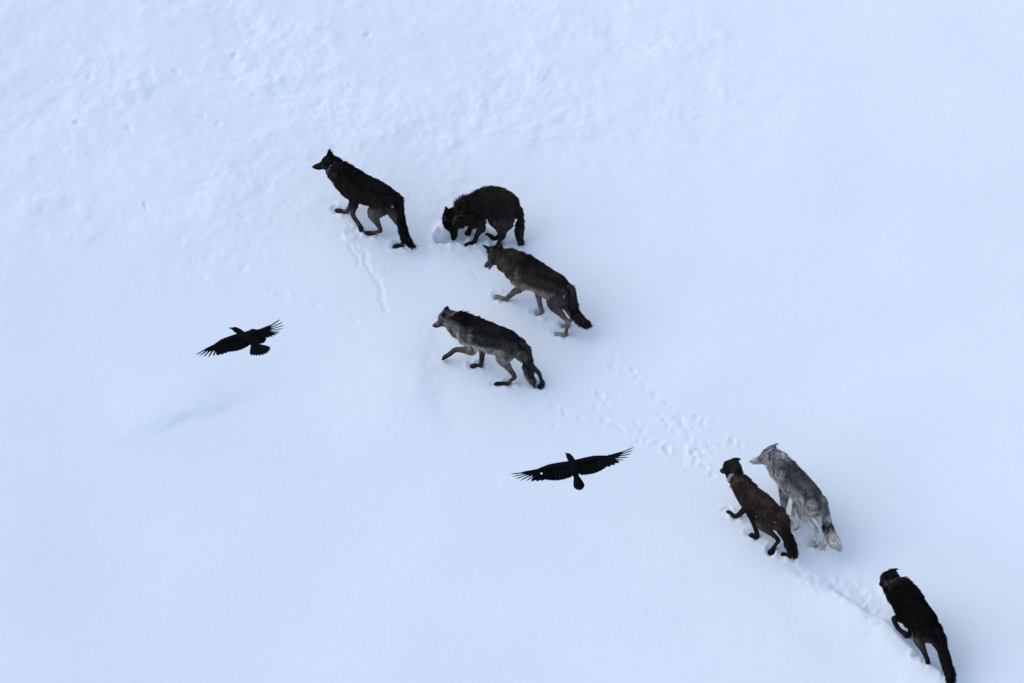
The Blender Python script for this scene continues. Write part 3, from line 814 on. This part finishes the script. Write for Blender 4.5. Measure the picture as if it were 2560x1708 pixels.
def coat(**k):
    base = dict(k)
    dflt = dict(nape='top', ruff='side', belly='side', haunch='side', bar='side', crown='top', cheek='side', muzzle='side', ear='top',
                leg='side', paw='leg', shoulder='side', tail='side', tailtop='top', tailtip='top', tailspot='tailtop')
    for n, src in dflt.items():
        if n not in base:
            base[n] = base[src] if src in base else base['top']
    return base


SNOWY = (0.62, 0.66, 0.72)
STYLE = {
    'A': dict(label='black wolf with pale tracking collar, muzzle raised, leading the pack at far left', category='wolf',
              ear=(-0.045, 0.062, 0.175), fleck_at=[(-0.06, 0.03, -0.05), (-0.10, 0.02, -0.05)], collar=dict(at=34, off=-0.015, hw=0.015),
              coat=coat(top=(0.008, 0.0065, 0.006), side=(0.017, 0.013, 0.012), haunch=(0.0905, 0.0741, 0.063), leg=(0.0603, 0.037, 0.0315), paw=(.022, .018, .018),
                        belly=(.022, .016, .013), ruff=(0.0402, 0.0331, 0.0297), cheek=(0.0321, 0.0208, 0.0198), bar=(0.03, 0.0255, 0.0255), nape=(.012, .009, .008), tail=(.014, .011, .009), tailspot=(.008, .007, .007)),
              mottle=0.3),
    'B': dict(label='dark brown wolf with arched back digging its muzzle into the snow', category='wolf',
              ear=(-0.135, 0.07, 0.095), fur_in=0.03, shag=1.9, furlen=1.1, ragged=0.8, shank=1.4, hock=1.4,
              coat=coat(top=(0.0338, 0.0247, 0.0208), side=(0.0312, 0.0221, 0.0208), haunch=(0.0542, 0.0386, 0.0334), leg=(.016, .011, .011), paw=(.010, .008, .009),
                        ruff=(0.025, 0.0175, 0.0154), nape=(0.0904, 0.0562, 0.0433), cheek=(.007, .006, .006), crown=(.006, .005, .005), muzzle=(.007, .006, .007), tail=(.018, .012, .012), bar=(0.0389, 0.0243, 0.0205)),
              mottle=0.35),
    'C': dict(label='dark grey-brown wolf with open mouth and ears out sideways, just below the digging wolf', category='wolf',
              fleck_at=[(-0.07, 0.03, -0.04)], ear=(-0.02, 0.205, 0.115), ear_left=(-0.06, 0.105, 0.205), ear_base=(-0.025, 0.070, 0.070), ear_out=0.2, ear_fwd=1.0,
              coat=coat(top=(0.018, 0.015, 0.013), side=(0.056, 0.0448, 0.035), haunch=(0.0995, 0.0756, 0.0598), leg=(0.1313, 0.0975, 0.0827), paw=(.22, .22, .21), shoulder=(0.1623, 0.1302, 0.1037),
                        belly=(0.28, 0.231, 0.182), ruff=(0.0865, 0.0714, 0.0518), nape=(0.0563, 0.0462, 0.0319), cheek=(.011, .010, .009), crown=(0.034, 0.0285, 0.0228), muzzle=(.14, .11, .10), ear=(.008, .008, .009), bar=(0.168, 0.14, 0.112),
                        tail=(0.0402, 0.027, 0.0214), tailtop=(.014, .011, .010), tailtip=(.014, .010, .009)),
              mottle=0.4),
    'D': dict(label='grizzled dark grey wolf with pale belly, lifting a forepaw, lowest of the upper four', category='wolf',
              ear=(-0.085, 0.060, 0.125),
              coat=coat(top=(0.016, 0.014, 0.013), side=(0.0476, 0.0434, 0.0378), haunch=(0.1838, 0.1666, 0.1448), leg=(0.052, 0.038, 0.033), paw=(.016, .014, .015), shoulder=(0.1103, 0.0952, 0.086),
                        belly=(0.364, 0.329, 0.28), ruff=(0.238, 0.217, 0.175), nape=(.016, .013, .012), cheek=(0.0385, 0.034, 0.0275), crown=(0.1103, 0.0976, 0.0769), muzzle=(.020, .018, .018), ear=(.008, .007, .007), bar=(0.364, 0.329, 0.28),
                        tail=(0.1838, 0.1476, 0.1266), tailtop=(0.045, 0.042, 0.04), tailtip=(.030, .022, .021), tailspot=(.036, .033, .032)),
              mottle=0.6, agouti=0.35),
    'E': dict(label='pale grey wolf with dark saddle and cream legs', category='wolf',
              ear=(-0.10, 0.065, 0.115),
              coat=coat(top=(0.084, 0.0798, 0.077), side=(0.266, 0.2492, 0.2268), haunch=(0.6, 0.55, 0.47), leg=(0.7, 0.65, 0.56), paw=(0.66, 0.61, 0.54), shoulder=(0.588, 0.546, 0.49),
                        belly=(0.62, 0.56, 0.48), ruff=(0.406, 0.392, 0.371), nape=(0.28, 0.2688, 0.259), cheek=(0.52, 0.49, 0.46), crown=(0.196, 0.1848, 0.189), muzzle=(0.7, 0.658, 0.63), ear=(.11, .105, .105), bar=(0.55, 0.53, 0.5),
                        tail=(0.56, 0.52, 0.44), tailtop=(0.4, 0.37, 0.31), tailtip=(0.6, 0.55, 0.47), tailspot=(.014, .013, .014)),
              mottle=0.55, agouti=0.32),
    'F': dict(label='dark brown wolf with pale tracking collar walking beside the grey wolf', category='wolf',
              ear=(-0.115, 0.095, 0.085), fleck_at=[(-0.05, 0.03, -0.06)], collar=dict(at=29, off=0.010, hw=0.022, clear=0.045),
              coat=coat(top=(0.0475, 0.0312, 0.0263), side=(0.045, 0.03, 0.0263), haunch=(0.092, 0.0683, 0.0571), leg=(.014, .011, .011), paw=(.010, .008, .008), shoulder=(.022, .016, .014),
                        belly=(.030, .021, .018), ruff=(0.0536, 0.0338, 0.0272), nape=(0.067, 0.039, 0.0309), cheek=(.015, .011, .010), crown=(.022, .017, .014), muzzle=(.010, .009, .009), ear=(.008, .007, .007),
                        tail=(.026, .016, .014), tailtop=(.016, .011, .010), tailtip=(.022, .014, .012), bar=(.034, .022, .019)),
              mottle=0.35),
    'G': dict(label='black wolf at the lower right, last of the pack, seen from behind', category='wolf',
              ear=(-0.11, 0.10, 0.085),
              coat=coat(top=(.005, .0045, .0045), side=(.007, .006, .006), haunch=(0.0675, 0.0546, 0.0449), leg=(.013, .010, .010), paw=(.012, .011, .014),
                        ruff=(0.0126, 0.0112, 0.0098), nape=(0.0487, 0.0364, 0.0311), cheek=(.005, .005, .005), crown=(.005, .0045, .0045), tail=(.014, .010, .009), tailtop=(.012, .009, .008), tailtip=(.010, .008, .008)),
              mottle=0.35),
}
for key in 'ABCDEFG':
    build_wolf(key, WOLVES[key], STYLE[key])


# ------------------------------------------------------------------ ravens
def feather(root_p, direction, up, length, width, curl, name, parent, emarg=0.0, sweep=0.0):
    """one vane: closed thin lens section, rounded tip, bent by curl (up) and sweep (back)"""
    d = np.array(direction, float); d /= np.linalg.norm(d)
    u = np.array(up, float); u -= (u @ d) * d; u /= np.linalg.norm(u)
    s = np.cross(u, d)
    n = 9
    vs, fs = [], []
    for i in range(n):
        t = i / (n - 1)
        c = np.array(root_p) + d * length * t + u * curl * length * t * t + s * sweep * length * t * t
        w = width * (0.55 + 0.45 * math.sin(min(1, t * 1.6) * math.pi / 2)) * (1 - emarg * smooth(0.35, 0.62, t)) * math.sqrt(max(0.0, 1 - max(0.0, (t - 0.72) / 0.28) ** 2.2)) + 0.0006
        vs += [c - s * w * 0.42 + u * 0.000, c + u * 0.0018, c + s * w * 0.58, c - u * 0.0012]
    for i in range(n - 1):
        for j in range(4):
            fs.append((i * 4 + j, i * 4 + (j + 1) % 4, (i + 1) * 4 + (j + 1) % 4, (i + 1) * 4 + j))
    fs.append((0, 1, 2, 3)); fs.append(tuple((n - 1) * 4 + j for j in (3, 2, 1, 0)))
    return mesh_object(name, vs, fs, M_FEATHER, parent)


def build_raven(loc, yaw, roll, pitch, label, scale, wings, tail_fan, head_yaw, spot=None):
    root = bpy.data.objects.new('raven', None)
    COL.objects.link(root)
    root.location = loc
    root.rotation_mode = 'XYZ'
    root.matrix_world = Matrix.Translation(loc) @ Matrix.Rotation(yaw, 4, 'Z') @ Matrix.Rotation(pitch, 4, 'Y') @ Matrix.Rotation(roll, 4, 'X') @ Matrix.Scale(scale, 4)
    root['label'] = label; root['category'] = 'raven'; root['group'] = 'ravens flying over the wolves'
    Y = np.array([0, 1., 0]); Z = np.array([0, 0, 1.]); X = np.array([1., 0, 0])
    # body with neck, head and throat: one surface
    ch, sh = math.cos(head_yaw), math.sin(head_yaw)
    st = [(-0.20, 0, 0.000, .012, .020), (-0.14, 0, 0.000, .030, .040), (-0.06, 0, -.008, .052, .060), (0.03, 0, -.014, .060, .064), (0.10, 0, -.006, .050, .052),
          (0.145, 0, 0.008, .038, .038)]
    hx0 = 0.145
    for dd, z, a, b in ((0.035, 0.014, .036, .035), (0.07, 0.018, .034, .031), (0.095, 0.017, .026, .023), (0.112, 0.014, .017, .013)):
        st.append((hx0 + dd * ch, dd * sh, z, a, b))
    c = catmull(np.array(st), 4)
    T, U, V = frames(c[:, :3], Z)
    vs, fs = [], []
    loft(vs, fs, c[:, :3], U, V, c[:, 3], c[:, 4], 16)
    mesh_object('body', vs, fs, M_FEATHER, root)
    bk = np.array([(0.105, .013, .015, .011), (0.135, .011, .012, .008), (0.160, .006, .007, .005), (0.175, .000, .0025, .002)])
    bc = np.array([[hx0 + q[0] * ch, q[0] * sh, q[1], q[2], q[3]] for q in bk])
    bc = catmull(bc, 3)
    T, U, V = frames(bc[:, :3], Z)
    vs, fs = [], []
    loft(vs, fs, bc[:, :3], U, V, bc[:, 3], bc[:, 4], 10)
    mesh_object('beak', vs, fs, M_BEAK, root)
    for sg in (1, -1):
        ev, ef = [], []
        e = np.array([hx0 + 0.085 * ch - sg * 0.024 * sh, 0.085 * sh + sg * 0.024 * ch, 0.022])
        ellipsoid(ev, ef, e, [X * .005, Y * .005, Z * .005], 8, 6)
        mesh_object('eye', ev, ef, M_BEAK, root)
    # tail: graduated wedge
    tailp = mesh_tail = None
    vs, fs = [], []
    tc = catmull(np.array([(-0.13, 0, .002, .022, .036), (-0.18, 0, .002, .014, .034), (-0.23, 0, .002, .006, .028)]), 4)
    T, U, V = frames(tc[:, :3], Z)
    loft(vs, fs, tc[:, :3], U, V, tc[:, 3], tc[:, 4], 12)
    tailp = mesh_object('tail', vs, fs, M_FEATHER, root)
    for i in range(10):
        q = (i - 4.5) / 4.5
        a = q * tail_fan
        ln = 0.285 - 0.05 * abs(q) ** 1.5
        feather((-0.165, 0.012 * q, 0.004 - 0.0012 * abs(i - 4.5)), (-math.cos(a), math.sin(a), -0.02), Z, ln, 0.046, -0.03, 'tail_feather', tailp)
    # wings
    for sg, w in zip((1, -1), wings):
        dih, fan, curl, flex = w['dih'], w['fan'], w['curl'], w['flex']

        def wp(x, y, z=0.0):
            # wing plane: y outwards, bent up along the span
            return np.array([x, sg * y * math.cos(dih), z + y * math.sin(dih)])
        fl = flex
        S_, Wr, Hn = (0.075, 0.035), (0.125 + 0.04 * fl, 0.275 - 0.055 * fl), (0.085 + 0.05 * fl, 0.415 - 0.10 * fl)
        pts = np.array([[S_[0] - .01, 0.0, .024, .060], [0.06, 0.06, .022, .066], [0.075 + .02 * fl, 0.16, .017, .060], [Wr[0] - 0.04, Wr[1], .013, .050], [Hn[0] - 0.02, Hn[1], .007, .026], [Hn[0] - 0.02, Hn[1] + 0.05, .004, .014]])
        pc = catmull(pts, 5)
        cen = np.array([wp(q[0], q[1], 0.012) for q in pc])
        nU = len(cen)
        vs, fs = [], []
        up = np.array([0, -sg * math.sin(dih), math.cos(dih)])
        loft(vs, fs, cen, [up] * nU, [X] * nU, pc[:, 2], pc[:, 3], 14)
        wing = mesh_object('wing', vs, fs, M_FEATHER, root)
        # secondaries and tertials, then the ten primaries
        for i in range(13):
            q = i / 12
            rp = wp(0.045 + (Wr[0] - 0.085) * q, 0.05 + (Wr[1] - 0.05) * q, 0.010 + 0.001 * (i % 2))
            ang = math.radians(84 - 8 * q) * 1.0
            dv = np.array([-math.sin(ang), sg * math.cos(ang) * math.cos(dih), math.cos(ang) * math.sin(dih) - 0.04])
            feather(rp, dv, up, 0.215 + 0.03 * math.sin(q * 3), 0.062, -0.06, 'secondary_feather', wing, 0.0, 0.0)
        for i in range(10):
            q = i / 9
            rp = wp(Wr[0] - 0.045 + (Hn[0] - Wr[0] + 0.03) * q, Wr[1] + (Hn[1] - Wr[1]) * q, 0.011 + 0.0012 * i)
            ang = math.radians(82 - (fan + 6) * q ** 1.1)
            dv = np.array([-math.sin(ang), sg * math.cos(ang) * math.cos(dih), math.cos(ang) * math.sin(dih)])
            ln = 0.235 + 0.060 * math.sin(q * math.pi * 0.75) + 0.035 * smooth(0.45, 0.8, q)
            em = 0.0 if i < 5 else 0.58
            feather(rp, dv, up, ln, 0.062 if i < 5 else 0.050, curl * (0.15 + 0.85 * q), 'primary_feather', wing, em, 0.05 * sg)
        if spot and sg == spot[0]:  # small pale patch lying on the wing feathers
            bmx = bmesh.new()
            bmesh.ops.create_icosphere(bmx, subdivisions=2, radius=1)
            for v in bmx.verts:
                v.co = Vector(wp(spot[1] + v.co.x * 0.017, spot[2] + v.co.y * 0.014, 0.030 + v.co.z * 0.005))
            ms = bpy.data.meshes.new('wing_spot'); bmx.to_mesh(ms); bmx.free(); ms.materials.append(M_PALE)
            ob = bpy.data.objects.new('wing_spot', ms); COL.objects.link(ob); ob.parent = wing
            ob['label'] = 'small white spot on the wing'
    return root


R_ = math.radians
build_raven((-2.895, -5.423, 3.57), R_(90 + 34), R_(0), R_(0), 'black raven banking with fanned tail at the left, wingtip feathers spread', 0.88,
            [dict(dih=R_(-2), fan=66, curl=0.05, flex=0.0), dict(dih=R_(-15), fan=84, curl=0.36, flex=1.25)], R_(34), R_(20))
build_raven((0.613, -9.889, 4.925), R_(90 + 9), R_(-4.5), R_(0), 'black raven gliding with long outstretched wings and a small white wing spot', 0.875,
            [dict(dih=R_(-3), fan=72, curl=0.12, flex=0.0), dict(dih=R_(2), fan=72, curl=0.28, flex=0.0)], R_(9), R_(15), spot=(1, -0.035, 0.375))
